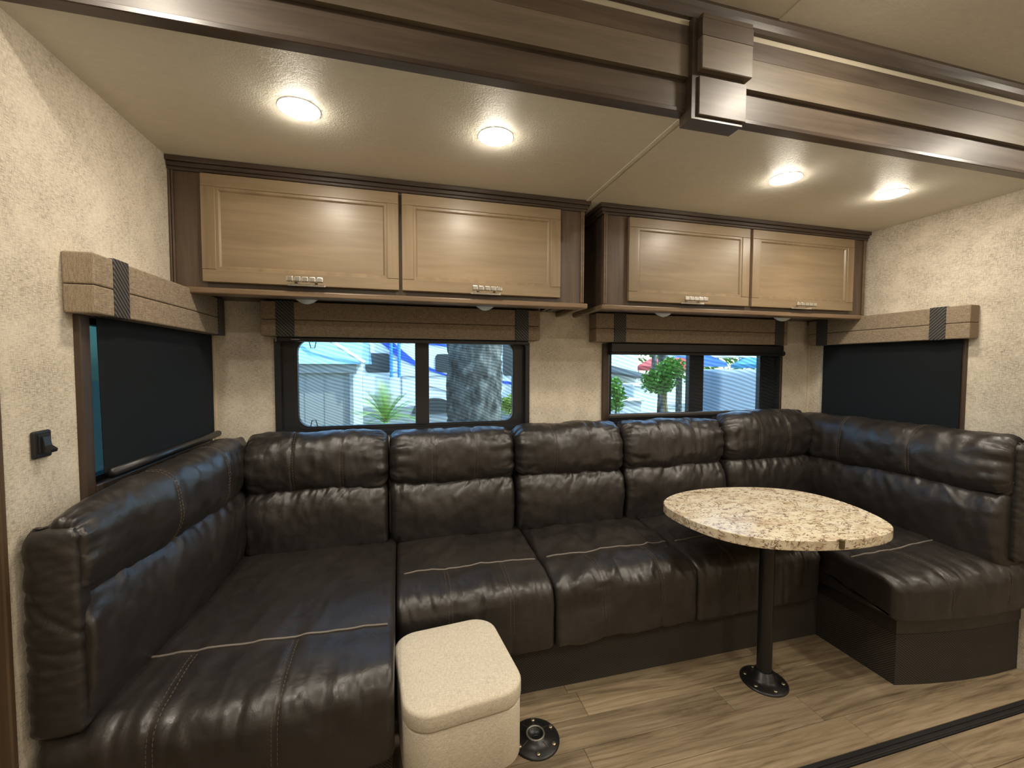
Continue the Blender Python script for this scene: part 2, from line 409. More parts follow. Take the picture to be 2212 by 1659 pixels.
# ---------------------------------------------------------------- ceiling puck lights
def puck(name, loc, mat, label, cat, group, rad=.0575, drop=.013):
    t = empty(name, loc, label, cat, group); x, y, z = loc
    obj('trim_ring', lathe(B(), [(rad-.006, -.0005), (rad+.001, -.0005), (rad+.001, -.002), (rad-.001, -.003), (rad-.006, -.003)], loc, 40), WHITEP, t, True)
    pr = [(rad, -.0008)] + [(rad*(1-i/8), -.0028 - drop*(1-(1-i/8)**2)) for i in range(9)]
    obj('lens', lathe(B(), pr, loc, 40), mat, t, True)
    return t
p0 = puck('ceiling_light', (.537, -.785, H), LAMP_ON, 'lit round ceiling light nearest the wall with the light switch', 'ceiling light', 'lit lights in the slide-out ceiling')
dup(p0, (1.137, -.788, H), 'lit round ceiling light between the ceiling joint and the light nearest the switch wall')
dup(p0, (2.345, -.788, H), 'lit round ceiling light above the pedestal table, next to the ceiling joint')
dup(p0, (2.934, -.785, H), 'lit round ceiling light nearest the wall behind the sofa table end')
for i, (x, y, w) in enumerate([(.14, -1.50, 'above the left end of the header beam'), (2.15, -1.50, 'in front of the beam right of the block'), (3.45, -1.50, 'beside the right end of the header beam'), (.7, -2.75, 'behind the viewer, left'), (2.4, -2.75, 'behind the viewer, middle'), (4.2, -2.6, 'behind the viewer, right')]):
    if i == 0: pm = puck('main_ceiling_light', (x, y, HM), LAMP_ON2, 'lit round light in the main ceiling ' + w, 'ceiling light', 'lit lights in the main ceiling')
    else: dup(pm, (x, y, HM), 'lit round light in the main ceiling ' + w)

# ---------------------------------------------------------------- wall cabinets
def handle(parent, xc, z, yf):
    b = B()
    box(b, xc-.068, xc+.068, yf-.0035, yf, z-.022, z-.012, bev=.001, seg=1)
    for s in (-1, 1): box(b, xc+s*.036-.005, xc+s*.036+.005, yf-.026, yf, z-.009, z-.001)
    hw = .067/2.5
    for k in range(5):
        x0 = xc - .067 + k*2*.067/5
        box(b, x0+.0012, x0+2*.067/5-.0012, yf-.036, yf-.024, z-.0105, z+.0105, bev=.0035, seg=2)
    box(b, xc-.064, xc+.064, yf-.033, yf-.026, z-.006, z+.006)
    return obj('handle', b, NICKEL, parent)
def door(cab, x0, x1, z0, z1, hx):
    yb, yf = -.3425, -.3625
    fw = .047; bw = .016
    X0_, X1_, Z0_, Z1_ = x0+fw, x1-fw, z0+fw, z1-fw
    b = B()
    box(b, X0_+bw-.002, X1_-bw+.002, yf+.010, yb, Z0_+bw-.002, Z1_-bw+.002)
    d = obj('door', b, MAPLE, cab)
    for za in (z0, z1-fw): obj('door_rail', bx(x0, x1, yf, yb, za, za+fw, bev=.002, seg=1), MAPLE, d)
    for xa in (x0, x1-fw):
        obj('door_stile', bx(xa, xa+fw, yf-.0003, yb, z0+fw, z1-fw, bev=.0015, seg=1), MAPLEV, d)
    o = [(X0_, Z0_), (X1_, Z0_), (X1_, Z1_), (X0_, Z1_)]; q = [(X0_+bw, Z0_+bw), (X1_-bw, Z0_+bw), (X1_-bw, Z1_-bw), (X0_+bw, Z1_-bw)]
    b = B()
    A = [b.verts.new((p[0], yf+.0035, p[1])) for p in o]; M2 = [b.verts.new(((p[0]*.4+s[0]*.6), yf+.004, (p[1]*.4+s[1]*.6))) for p, s in zip(o, q)]; C = [b.verts.new((p[0], yf+.0105, p[1])) for p in q]
    for i in range(4):
        j = (i+1) % 4; b.faces.new((A[i], A[j], M2[j], M2[i])); b.faces.new((M2[i], M2[j], C[j], C[i]))
    obj('door_moulding', b, MAPLEV, d)
    handle(d, hx, z0+.020, yf)
def cabinet(x0, x1, label, doors, ext):
    c = empty('wall_cabinet', ((x0+x1)/2, 0, 1.60), label, 'cabinet', 'wall cabinets above the sofa')
    yb = -.322
    b = B()
    box(b, x0, x1, yb, 0, 1.612, H-.001)
    obj('carcass', b, DARKW, c)
    b = B(); sl, sr, mid = doors[0][0]+.01, doors[-1][1]-.01, (doors[0][1]+doors[1][0])/2
    b.free()
    for xa, xb in ((x0, sl), (sr, x1), (mid-.02, mid+.02)): obj('frame_stile', bx(xa, xb, -.3425, yb, 1.612, H-.02), FRAMEW, c)
    for xa, xb in ((sl, mid-.02), (mid+.02, sr)):
        for za, zb in ((2.02, H-.02), (1.612, 1.645)): obj('frame_rail', bx(xa, xb, -.342, yb, za, zb), DARKW, c)
    e0, e1 = ext
    for xa in (x0, x1-.016):
        b = B(); box(b, xa, xa+.007, -.349, -.3425, 1.616, H-.03, bev=.002); box(b, xa+.009, xa+.016, -.349, -.3425, 1.616, H-.03, bev=.002)
        obj('corner_bead', b, RAILW if xa > x0 or e0 > 0 else FRAMEW, c)
    # stepped crown that returns round the free end, and the light rail at the bottom
    b = B()
    for (dy, za, zb) in ((.012, 2.038, 2.050), (.017, 2.050, 2.066), (.026, 2.066, H-.0015)):
        box(b, x0-e0*dy, x1+e1*dy, -.342-dy, 0, za, zb, bev=.002, seg=1)
    obj('crown', b, DARKW, c)
    b = B(); box(b, x0-e0*.014, x1+e1*.014, -.364, -.30, 1.588, 1.6125, bev=.006, seg=3)
    if e0 > 0: box(b, x0-.014, x0+.012, -.305, -.002, 1.588, 1.6125, bev=.006, seg=3)
    if e1 > 0: box(b, x1-.012, x1+.014, -.305, -.002, 1.588, 1.6125, bev=.006, seg=3)
    obj('light_rail', b, RAILW, c)
    for (a, q, h) in doors: door(c, a, q, 1.633, 2.033, h)
    return c
cabinet(0.002, 1.660, 'wider wooden wall cabinet with two maple doors above the larger window', [(.109, .820, .467), (.833, 1.537, 1.188)], (0, 1))
cabinet(1.762, 3.410, 'narrower wooden wall cabinet with two maple doors above the smaller window', [(1.888, 2.590, 2.245), (2.608, 3.304, 2.938)], (1, 0.4))
u0 = puck('under_cabinet_light', (.445, -.26, 1.612), LENS_OFF, 'unlit white dome light under left end of wide cabinet', 'light', 'unlit dome lights under the cabinets', .055, .034)
dup(u0, (1.205, -.26, 1.612), 'unlit white dome light under right end of wide cabinet')
dup(u0, (2.15, -.26, 1.612), 'unlit white dome light under left part of right-hand cabinet')
dup(u0, (2.925, -.26, 1.612), 'unlit white dome light under right part of right-hand cabinet')
# narrow dark air slots under the free end of the wide cabinet
sl = empty('vent_slots', (1.56, -.2, 1.612), 'dark narrow slotted vent under the right end of wide cabinet', 'vent')
for k in range(2): obj('slot', bx(1.52+k*.03, 1.54+k*.03, -.30, -.12, 1.600, 1.6125), BLACKP, sl)

# ---------------------------------------------------------------- window valances
def valance(axis, s0, s1, d, straps, label, zs=(1.452, 1.607), wall=0.0, sign=-1):
    """padded box pelmet: s runs along the wall, d is its depth"""
    if axis == 'x': root = empty('valance', ((s0+s1)/2, wall, zs[0]), label, 'valance', 'linen window valances')
    else: root = empty('valance', (wall, (s0+s1)/2, zs[0]), label, 'valance', 'linen window valances')
    def bb(bm, a, c, e0, e1, z0, z1, bev=.004):
        lo, hi = sorted((wall+sign*e0, wall+sign*e1))
        if axis == 'x': box(bm, a, c, lo, hi, z0, z1, bev=bev)
        else: box(bm, lo, hi, a, c, z0, z1, bev=bev)
    zm = (zs[0]+zs[1])/2 - .004
    M = LINX if axis == 'x' else LINY
    b = B(); bb(b, s0, s1, .001, d, zm+.0008, zs[1]); obj('upper_fold', b, M, root)
    b = B(); bb(b, s0, s1, .001, d, zs[0], zm-.0008); obj('lower_fold', b, M, root)
    for (a, c) in straps:
        b = B(); bb(b, a, c, 0.001, d+.004, zs[0]-.002, zs[1]+.003, .002); obj('strap', b, STRAP, root)
    return root
valance('y', -.875, -.045, .068, [(-.80, -.735), (-.12, -.055)], 'linen valance with black woven strap over left-wall window', wall=0.0, sign=1)
valance('y', -.845, -.045, .062, [(-.755, -.69), (-.17, -.10)], 'linen valance with black woven strap over right-wall window', wall=W, sign=-1)
valance('x', .222, 1.530, .092, [(.285, .360), (1.395, 1.467)], 'linen valance shaded under the wide cabinet, above the larger window')
valance('x', 1.850, 3.150, .092, [(1.958, 2.030), (3.050, 3.118)], 'linen valance shaded under the right-hand cabinet, above the smaller window')

# ---------------------------------------------------------------- windows
def window_back(name, x0, x1, z0, z1, panes, rads, depth):
    w = empty(name, ((x0+x1)/2, 0, (z0+z1)/2)); w['kind'] = 'structure'
    o = rrect(x0, x1, z0, z1, .004); i = rrect(x0+.026, x1-.022, z0+.02, z1-.010, .02)
    obj('casing', ring(B(), o, i, 'y', -.012, .03), BLACKF, w)
    # metal frame with a rounded opening for each pane, set back in the wall
    for (a, c, q, e), rd in zip(panes, rads):
        pass
    n0 = min(p[0] for p in panes); n1 = max(p[1] for p in panes); q = panes[0][2]; e = panes[0][3]
    rr_ = (rads[-1], rads[-1], rads[0], rads[0])
    obj('frame', ring(B(), rrect(x0+.01, x1-.01, z0+.01, z1-.005, .004), rrect(n0, n1, q, e, rr_), 'y', depth, depth+.03), BLACKF, w)
    obj('frame_bead', ring(B(), rrect(n0-.012, n1+.012, q-.012, e+.010, .05), rrect(n0-.009, n1+.009, q-.009, e+.007, .048), 'y', depth-.003, depth), simple('grey_bead', (.06, .06, .06), .35, .6), w)
    for m0, m1 in [(panes[k][1], panes[k+1][0]) for k in range(len(panes)-1)]:
        obj('mullion', bx(m0, m1, depth-.004, depth+.032, q-.006, e+.006, bev=.003), BLACKF, w)
    for k, (a, c, q, e) in enumerate(panes):
        obj('glass_pane', bx(a-.004, c+.004, depth+.016, depth+.020, q-.004, e+.004), GLASS, w)
    return w
w1 = window_back('window_1', .254, 1.498, .975, 1.444, [(.345, .896, 1.022, 1.440), (.965, 1.413, 1.022, 1.440)], (.055, .045), .022)
obj('insect_screen', bx(.340, 1.418, .0275, .0281, 1.016, 1.444), SCREEN, w1)
for zz, sgn in ((1.433, -1), (1.024, 1)):
    obj('latch_clip', tube(B(), [(.400, .014, zz), (.407, .014, zz+sgn*.030), (.424, .014, zz+sgn*.030), (.431, .014, zz)], .0022, 6), BLACKM, w1)
w2 = window_back('window_2', 1.934, 3.195, .975, 1.444, [(2.005, 2.528, 1.030, 1.42), (2.632, 3.060, 1.030, 1.42)], (.02, .02), .022)
obj('casing_side', bx(1.932, 1.972, -.016, .0, .97, 1.446, bev=.002, seg=1), WOODV, w2)
obj('casing_side', bx(3.182, 3.200, -.016, .0, .97, 1.446, bev=.002, seg=1), WOODV, w2)

def side_window(name, wall, sgn, y0, y1, z0, z1):
    w = empty(name, (wall, (y0+y1)/2, (z0+z1)/2)); w['kind'] = 'structure'
    def sx(a, c): return tuple(sorted((wall+sgn*a, wall+sgn*c)))
    cw = .036
    a = sx(-.012, .016)
    b = B()
    box(b, *a, y0, y0+cw, z0, z1, bev=.003); box(b, *a, y1-.02, y1, z0, z1, bev=.003); box(b, *a, y0+cw, y1-.02, z0, z0+cw, bev=.003)
    obj('casing', b, WOODV, w)
    a = sx(-.045, -.012); b = B()
    box(b, *a, y0+.02, y0+.052, z0, z1); box(b, *a, y1-.04, y1, z0, z1); box(b, *a, y0, y1, z0, z0+.05); box(b, *a, y0, y1, z1-.02, z1)
    obj('frame', b, BLACKF, w)
    a = sx(-.034, -.030); obj('glass_pane', bx(*a, y0+.04, y1-.02, z0+.03, z1-.01), TINTED, w)
    return w
side_window('window_3', 0.0, 1, -.842, -.062, .955, 1.452)
side_window('window_4', W, -1, -.810, -.125, .93, 1.452)

# roller shades
def shade(label, loc): return empty('roller_shade', loc, label, 'roller shade', 'black roller shades')
s1 = shade('black blackout roller shade drawn down on left-wall window', (.03, -.42, 1.45))
b = B(); prism(b, [(-.798, 1.4505), (-.075, 1.4505), (-.075, 1.02), (-.790, 1.02)], 'x', .0245, .026); obj('shade_cloth', b, SHADEF, s1)
b = B(); tube(b, [(.034, -.780, 1.016), (.034, -.062, 1.016)], .014, 16); obj('bottom_bar', b, BLACKM, s1, True)
b = B(); tube(b, [(.034+.011*cos(t), -.055, 1.016+.011*sin(t)) for t in [k*2*pi/12 for k in range(12)]], .0022, 6, True); obj('pull_loop', b, BLACKM, s1, True)
s2 = shade('black blackout roller shade drawn down on right-wall window', (W-.03, -.45, 1.45))
obj('shade_cloth', bx(W-.024, W-.0225, -.800, -.118, .98, 1.4505), SHADEF, s2); obj('hem_bar', bx(W-.0255, W-.021, -.772, -.118, .962, .98), BLACKM, s2)
s3 = shade('rolled-up black shade cassette at the top of larger window', (.88, -.03, 1.45))
obj('cassette', bx(.275, 1.480, -.050, -.014, 1.430, 1.4505, bev=.004), BLACKP, s3)
GM = simple('grey_metal', (.35, .35, .35), .4, .8)
obj('bracket', bx(.262, .274, -.03, -.014, 1.43, 1.447, bev=.002), GM, s3); obj('clip', bx(.336, .372, -.054, -.048, 1.437, 1.4425, bev=.001), GM, s3)
s4 = shade('sheer dark roller shade drawn down over smaller window', (2.55, -.03, 1.45))
obj('cassette', bx(1.962, 3.158, -.062, -.014, 1.398, 1.4505, bev=.006), BLACKP, s4)
obj('cassette_lip', bx(1.962, 3.160, -.056, -.018, 1.384, 1.398, bev=.003), BLACKM, s4)
b = B(); tube(b, [(3.158, -.040, 1.40), (3.176, -.040, 1.40)], .016, 12); obj('end_knob', b, BLACKP, s4, True)
obj('shade_cloth', bx(1.972, 3.150, -.0404, -.0398, 1.045, 1.40), SHEER, s4)
b = B(); box(b, 1.950, 3.160, -.060, -.034, 1.020, 1.050, bev=.011, seg=4); obj('bottom_bar', b, simple('bar_bronze', (.035, .031, .028), .3), s4, True)

# ---------------------------------------------------------------- wall switch
t = empty('light_switch', (0, -.965, 1.133), 'black rocker light switch on the wallpaper beside the blackout shade', 'switch')
obj('plate', bx(0, .010, -.991, -.940, 1.101, 1.166, bev=.005, seg=3), BLACKP, t)
obj('bezel', bx(.008, .013, -.982, -.949, 1.112, 1.157, bev=.002), BLACKM, t)
b = B(); prism(b, [(.011, 1.116), (.011, 1.153), (.016, 1.150), (.019, 1.130), (.030, 1.121), (.028, 1.114)], 'y', -.976, -.955); obj('rocker', b, BLACKP, t)

# ---------------------------------------------------------------- sectional sofa
def nz(p, s, seed): return noise.noise(Vector((p[0]*s+seed*7.3, p[1]*s-seed*3.1, p[2]*s+seed)))
def sweep(fn, prof, a0, a1, re0, re1, nseg, disp=None):
    """closed profile (u,v) swept along s, rounded ends with radii re0/re1; fn(s,u,v)->xyz; disp(s,u,v,i)->outward push"""
    pr = prof
    n = len(pr); cu = sum(p[0] for p in pr)/n; cv = sum(p[1] for p in pr)/n
    nor = []
    for i in range(n):
        d = Vector((pr[(i+1) % n][0]-pr[i-1][0], pr[(i+1) % n][1]-pr[i-1][1]))
        q = Vector((d.y, -d.x)); q.normalize()
        if q.dot(Vector((pr[i][0]-cu, pr[i][1]-cv))) < 0: q = -q
        nor.append(q)
    st = []
    ke = 9
    for k in range(ke): a = pi/2*k/ke; st.append((a0 + re0*(1-cos(a)) if False else a0 + re0*(1-cos(a)), re0*(1-sin(a))))
    L = (a1-re1)-(a0+re0)
    for k in range(nseg+1): st.append((a0+re0+L*k/nseg, 0.0))
    for k in range(ke-1, -1, -1): a = pi/2*k/ke; st.append((a1 - re1*(1-cos(a)), re1*(1-sin(a))))
    bm = B(); R = []
    for (s, ins) in st:
        rg = []
        for i, (u_, v_) in enumerate(pr):
            d = disp(s, u_, v_, i) if disp else 0.0
            q = nor[i]*(d - ins)
            rg.append(bm.verts.new(fn(s, u_+q.x, v_+q.y)))
        R.append(rg)
    for A, C in zip(R, R[1:]):
        for i in range(n): j = (i+1) % n; bm.faces.new((A[i], A[j], C[j], C[i]))
    for rg, s in ((R[0], a0), (R[-1], a1)):
        c = bm.verts.new(sum((q.co for q in rg), Vector())/n)
        mid = [bm.verts.new(c.co.lerp(q.co, .55)) for q in rg]
        for i in range(n):
            j = (i+1) % n; bm.faces.new((rg[i], rg[j], mid[j], mid[i])); bm.faces.new((mid[i], mid[j], c))
    bmesh.ops.recalc_face_normals(bm, faces=bm.faces)
    return bm
def superell(cu, cv, a, b, p, n=88, tilt=0.0):
    out = []
    for i in range(n):
        t = 2*pi*i/n; c, s = cos(t), sin(t)
        x = a*math.copysign(abs(c)**(2/p), c); y = b*math.copysign(abs(s)**(2/p), s)
        out.append((cu + x*cos(tilt) - y*sin(tilt), cv + x*sin(tilt) + y*cos(tilt)))
    return out
def bvh_of(bm): return BVHTree.FromBMesh(bm)
def stitch(bm, bv, pts, dirv, dash=.0075, gap=.0045, wd=.0011, lift=.0006):
    """dashes of thread laid on a surface: pts are rays' origins, dirv their direction"""
    hit = []
    for p in pts:
        h = bv.ray_cast(Vector(p), Vector(dirv))
        if h[0] is not None: hit.append((h[0], h[1]))
    return lay(bm, hit, dash, gap, wd, lift)
def lay(bm, hit, dash=.0075, gap=.0045, wd=.0011, lift=.0006):
    if len(hit) < 2: return
    cum = [0]
    for a, b_ in zip(hit, hit[1:]): cum.append(cum[-1] + (b_[0]-a[0]).length)
    def at(d):
        for k in range(len(cum)-1):
            if cum[k+1] >= d:
                t = (d-cum[k])/max(1e-9, cum[k+1]-cum[k]); return hit[k][0].lerp(hit[k+1][0], t), hit[k][1].lerp(hit[k+1][1], t)
        return hit[-1]
    d = 0
    while d + dash < cum[-1]:
        (p, n1), (q, n2) = at(d), at(d+dash)
        ax = (q-p)
        if ax.length > dash*.3:
            s = ax.cross(n1); s.normalize(); s *= wd; n_ = n1.normalized()*.0014
            if n1.length > .1:
                v = [bm.verts.new(x) for x in (p-s-n_*.5, p+s-n_*.5, q+s-n_*.5, q-s-n_*.5, p-s*.5+n_, p+s*.5+n_, q+s*.5+n_, q-s*.5+n_)]
                for f4 in ((0, 1, 5, 4), (1, 2, 6, 5), (2, 3, 7, 6), (3, 0, 4, 7), (4, 5, 6, 7)): bm.faces.new([v[i] for i in f4])
        d += dash + gap
def radial_line(bv, fn, s, prof_c, ang0, ang1, n=40, R=.4):
    """surface points of a roll along its girth at station s"""
    out = []
    c = Vector(fn(s, *prof_c))
    for k in range(n+1):
        a = ang0 + (ang1-ang0)*k/n
        o = Vector(fn(s, prof_c[0]+R*cos(a), prof_c[1]+R*sin(a)))
        h = bv.ray_cast(o, (c-o).normalized())
        if h[0] is not None and (h[0]-o).length < R: out.append((h[0], h[1]))
    return out

sofa = empty('sectional_sofa', (1.70, -.4, 0), 'large u-shaped dark brown leather sectional sofa lining three walls', 'sofa')
def roll_disp(a0, a1, cu, cv, seed, pleat, gather_v=None, wr=1.0, seams=()):
    def d(s, u_, v_, i):
        t0, t1 = s-a0, a1-s; e = min(t0, t1)
        ang = math.atan2(v_-cv, u_-cu)
        x = .0105*wr*nz((s, u_, v_), 7, seed) + .0050*wr*nz((s*1.3, u_, v_), 19, seed+3) + .0016*wr*nz((s, u_, v_), 48, seed+6)
        bulge = .014*(1 - ((2*s-a0-a1)/(a1-a0))**4) - .006
        rid = noise.noise(Vector((ang*3.1+seed*5, seed*2.3 + (0 if t0 < t1 else 9), 0)))
        cr = noise.noise(Vector((ang*5.5+seed*2+e*4, seed*1.3 + (0 if t0 < t1 else 5), e*5)))
        crease = (1-min(1, abs(cr)*5))
        pl_ = pleat*(rid*1.7 + .5*sin(ang*11 + seed*3 + 8*e) - 1.1*crease)*exp(-e/.060)
        g = 0.0
        if gather_v is not None:
            k = exp(-abs(gather_v - v_)/.055)
            cg = noise.noise(Vector((s*19 + .6*sin(v_*30), seed*9.1, v_*5)))
            g = k*(.0085*cg - .005*(1-min(1, abs(cg)*5)) + .003*noise.noise(Vector((s*52, seed*4.1, v_*8))))
        sm = sum(-.0035*exp(-((s-q)/.010)**2) for q in seams)
        return x + bulge + pl_ + g + sm
    return d
def backrest(fn, a0, a1, dz, seed, thick, re0=.045, re1=.045, low_end=(.03, .03), seams=True, top=1.0, bot=.44, mid=.765, hp=2.4, ht=.10):
    """a lower lumbar roll with a head roll resting on it; fn maps (s, depth from wall, z)"""
    T = thick
    z1 = top + dz
    pl = superell(T*.52+.004, (bot+mid)/2+.008, T*.54, (mid-bot)/2+.016, 2.5, 88, -.10)
    ph = superell(T*.46+.012, (mid+z1)/2-.001, T*.50, (z1-mid)/2+.012, hp, 88, ht)
    sl_ = [a0+(a1-a0)/3, a0+2*(a1-a0)/3]
    bm = sweep(fn, pl, a0+.004, a1-.004, low_end[0], low_end[1], 84, roll_disp(a0, a1, T*.5, (bot+mid)/2, seed, .004, mid-.01, .9))
    lo = obj('backrest', bm, LEATHER, sofa, True)
    bm = sweep(fn, ph, a0, a1, re0, re1, 100, roll_disp(a0, a1, T*.46, (mid+z1)/2, seed+11, .010, None, 1.0, sl_ if seams else ()))
    bv = bvh_of(bm)
    hd = obj('head_roll', bm, LEATHER, lo, True)
    if seams:
        for q in sl_:
            for k in (-.0065, .0065):
                b = B(); lay(b, radial_line(bv, fn, q+k, (T*.46+.012, (mid+z1)/2), radians(118), radians(-62), 44)); obj('stitching', b, THREAD, lo)
    return lo
def fy(s, d, z): return (s, -.012-max(d, .054 if z > .99 else .0), z)
backs = [(.165, .765, .0), (.768, 1.368, -.005), (1.374, 1.970, .004), (1.974, 2.612, .004), (2.618, 3.245, .034)]
for k, (a, c, dz) in enumerate(backs): backrest(fy, a, c, dz, k+1, .205, mid=.762+.3*dz)
def fx(s, d, z):
    k = min(1, max(0, (s+1.03)/.55)); k = k*k*(3-2*k)
    d = max(d, .048 if z > .96 else .004)
    z = z + .022*k if z > .9 else z
    return (.006+d*(.70+.30*k), s, z)
backrest(fx, -1.030, -.035, .012, 21, .165, .016, .05, (.012, .03), mid=.768, hp=2.15, ht=-.16, top=.958)
def fr(s, d, z): return (W-.008-max(d, .020 if z > .93 else .002), s, z)
backrest(fr, -1.050, -.03, .015, 31, .195, .04, .05, (.03, .03), mid=.770)

# seats
def rr_profile(y0, y1, z0, z1, rf, rb, n=8, sub=14):
    """outline in (depth, z): back at y0, front at y1; top rounded to the front"""
    pts = []
    def arc(cx, cz, q, a0, a1):
        for k in range(n+1): a = radians(a0+(a1-a0)*k/n); pts.append((cx+q*cos(a), cz+q*sin(a)))
    def line(p, q, m):
        for k in range(1, m): pts.append((p[0]+(q[0]-p[0])*k/m, p[1]+(q[1]-p[1])*k/m))
    arc(y1-rf, z1-rf, rf, 0, 90); line((y1-rf, z1), (y0+rb, z1), 22); arc(y0+rb, z1-rb, rb, 90, 180); line((y0, z1-rb), (y0, z0+.02), 4)
    arc(y0+.02, z0+.02, .02, 180, 270); line((y0+.02, z0), (y1-.02, z0), 8); arc(y1-.02, z0+.02, .02, 270, 360); line((y1, z0+.02), (y1, z1-rf), 8)
    return pts
def seat(fn, a0, a1, d0, d1, z0, z1, seed, bow=0.0, wr=1.0, pipe=None, stit=(), re0=.022, re1=.022, crown=.012, frontdrop=.035, pl_amp=.005, tilt=0.0, skew=0.0):
    pr = rr_profile(d0, d1, z0, z1, .065, .03)
    def F(s, d, z):
        t = (2*s-a0-a1)/(a1-a0); k = (d-d0)/(d1-d0)
        zk = min(1, max(0, (z-z0)/(z1-z0)))
        return fn(s, d + (bow*(1-t*t) + skew*t)*max(0, k)**2, z + (tilt*t - frontdrop*max(0, k)**2)*zk)
    def disp(s, u_, v_, i):
        t = (2*s-a0-a1)/(a1-a0); k = (u_-d0)/(d1-d0)
        x = .007*wr*nz((s, u_, v_), 6, seed) + .0042*wr*nz((s, u_, v_), 15, seed+5)
        if v_ > z1-.03:
            x += crown*(1-abs(t)**3)*(1-abs(2*k-1)**3)
            q_ = nz((s*1.2+u_*.5, u_*.7, v_), 8, seed+8); x += .0042*wr*(1-min(1, abs(q_)*4.5))
            if pipe: x -= .007*exp(-((u_-pipe)/.02)**2)
        if u_ > d1-.10:
            g = exp(-abs(v_-(z1-.03))/.06)
            cg = noise.noise(Vector((s*15+seed+v_*3, v_*4, seed))); x += g*(.010*cg - .006*(1-min(1, abs(cg)*5)) + .004*noise.noise(Vector((s*45+seed*3, v_*5, seed))))
        for q in stit: x -= .003*exp(-((s-q)/.010)**2)*(1 if (pipe is None or u_ > pipe) else 0)
        e = min(s-a0, a1-s); ang = math.atan2(v_-(z0+z1)/2, u_-(d0+d1)/2)
        x += pl_amp*noise.noise(Vector((ang*9, seed, s)))*exp(-e/.04)
        return x
    bm = sweep(F, pr, a0, a1, re0, re1, 92, disp); bv = bvh_of(bm)
    so = obj('seat_cushion', bm, LEATHER, sofa, True)
    down = Vector((0, 0, -1))
    if pipe:
        pts = []
        for k in range(61):
            s = a0+.028 + (a1-a0-.05)*k/60
            p = Vector(F(s, pipe + .004*noise.noise(Vector((s*9, seed, 0))), z1+.3)); h = bv.ray_cast(p, down)
            if h[0] is not None: pts.append(h[0] + Vector((0, 0, .0012)))
        b = B(); tube(b, pts, .0036, 6); obj('piping', b, WELT, so, True)
    if stit:
        for q in stit:
            for dx in (-.007, .007):
                b = B(); hit = []
                for k in range(30):
                    d = (pipe or d0) + .012 + (d1 - .066 - (pipe or d0) - .012)*k/29
                    h = bv.ray_cast(Vector(F(q+dx, d, z1+.3)), down)
                    if h[0] is not None: hit.append((h[0], h[1]))
                fwd = Vector(fn(0, 1, 0)) - Vector(fn(0, 0, 0))
                for k in range(12):
                    a = radians(80 - 80*k/11); o = Vector(F(q+dx, d1-.065 + .4*cos(a), z1-.065 + .4*sin(a)))
                    c_ = Vector(F(q+dx, d1-.065, z1-.065)); h = bv.ray_cast(o, (c_-o).normalized())
                    if h[0] is not None: hit.append((h[0], h[1]))
                for k in range(8):
                    zz = z1-.07 - .10*k/7; o = Vector(F(q+dx, d1+.3, zz)); h = bv.ray_cast(o, -fwd)
                    if h[0] is not None: hit.append((h[0], h[1]))
                lay(b, hit); obj('stitching', b, THREAD, so)
    return so
seat(fy, .800, 1.398, .05, .682, .212, .503, 41, .0, 1.1, .487, (.992, 1.225))
seat(fy, 1.402, 2.050, .05, .678, .212, .503, 42, .0, 2.0, .478, (1.61, 1.88))
seat(fy, 2.054, 2.735, .05, .674, .212, .503, 43, .0, 1.0, .468, (2.26, 2.52))
seat(fy, .012, .797, .05, 1.035, .235, .507, 44, .030, .9, .795, (.245, .510), .03)
seat(fy, 2.745, W-.010, .05, 1.015, .285, .512, 45, .03, .8, .790, (2.975, 3.275), .030, tilt=.030, skew=.035)
# padded end panels of the two side backrests, gathered in horizontal folds
def end_panel(x0, x1, yc, z0, z1, seed):
    pr = [(p[0], p[1]) for p in rrect(x0, x1, yc-.016, yc+.03, (.012, .012, .012, .012), 5)]
    pr2 = []
    for i in range(len(pr)):
        p, q = Vector(pr[i]), Vector(pr[(i+1) % len(pr)]); m = max(1, int((q-p).length/.008))
        pr2 += [tuple(p.lerp(q, k/m)) for k in range(m)]
    def dsp(s, u_, v_, i):
        kx = 1-((2*u_-x0-x1)/(x1-x0))**2
        cz = noise.noise(Vector((s*17 + 2.2*u_*6, seed, u_*5)))
        return .010*max(0, kx) + (.005*cz - .005*(1-min(1, abs(cz)*5)))*(1 if z0+.16 < s and seed == 3 else .3) + .002*noise.noise(Vector((s*60, seed, u_*40)))
    bm = sweep(lambda s, u_, v_: (u_, v_, s), pr2, z0, z1, .02, .03, 90, dsp)
    o = obj('end_panel', bm, LEATHER, sofa, True); return o
end_panel(.008, .112, -1.028, .47, .952, 3)
end_panel(W-.135, W-.010, -1.052, .50, 1.005, 5)
# leather bands and twill plinth
def band(name, mat, x0, x1, d, z0, z1, bow, skw=.0, bev=.012):
    b = B(); n = 16
    pts = [(x0, -.06)]
    pts = [(x0 + (x1-x0)*k/n, -(d + bow*(1-(2*k/n-1)**2) + skw*k/n)) for k in range(n+1)]
    out = pts + [(x1, -.08), (x0, -.08)]
    prism(b, out, 'z', z0, z1)
    es = [e for e in b.edges if abs(e.verts[0].co.z-e.verts[1].co.z) < 1e-6 and e.verts[0].co.z > z1-1e-5]
    bmesh.ops.bevel(b, geom=es, offset=bev, segments=3, affect='EDGES', profile=.5)
    return obj(name, b, mat, sofa)
band('base_panel', TWILL, .800, 2.79, .622, 0, .212, 0, bev=.004)
band('base_panel', TWILL, .03, .79, .975, 0, .225, .05, bev=.006)
band('base_panel', TWILL, 2.79, W-.004, .966, 0, .225, .022, .062, bev=.01)
band('leather_band', LEATHER, 2.782, W-.004, .970, .222, .292, .022, .062, bev=.012)

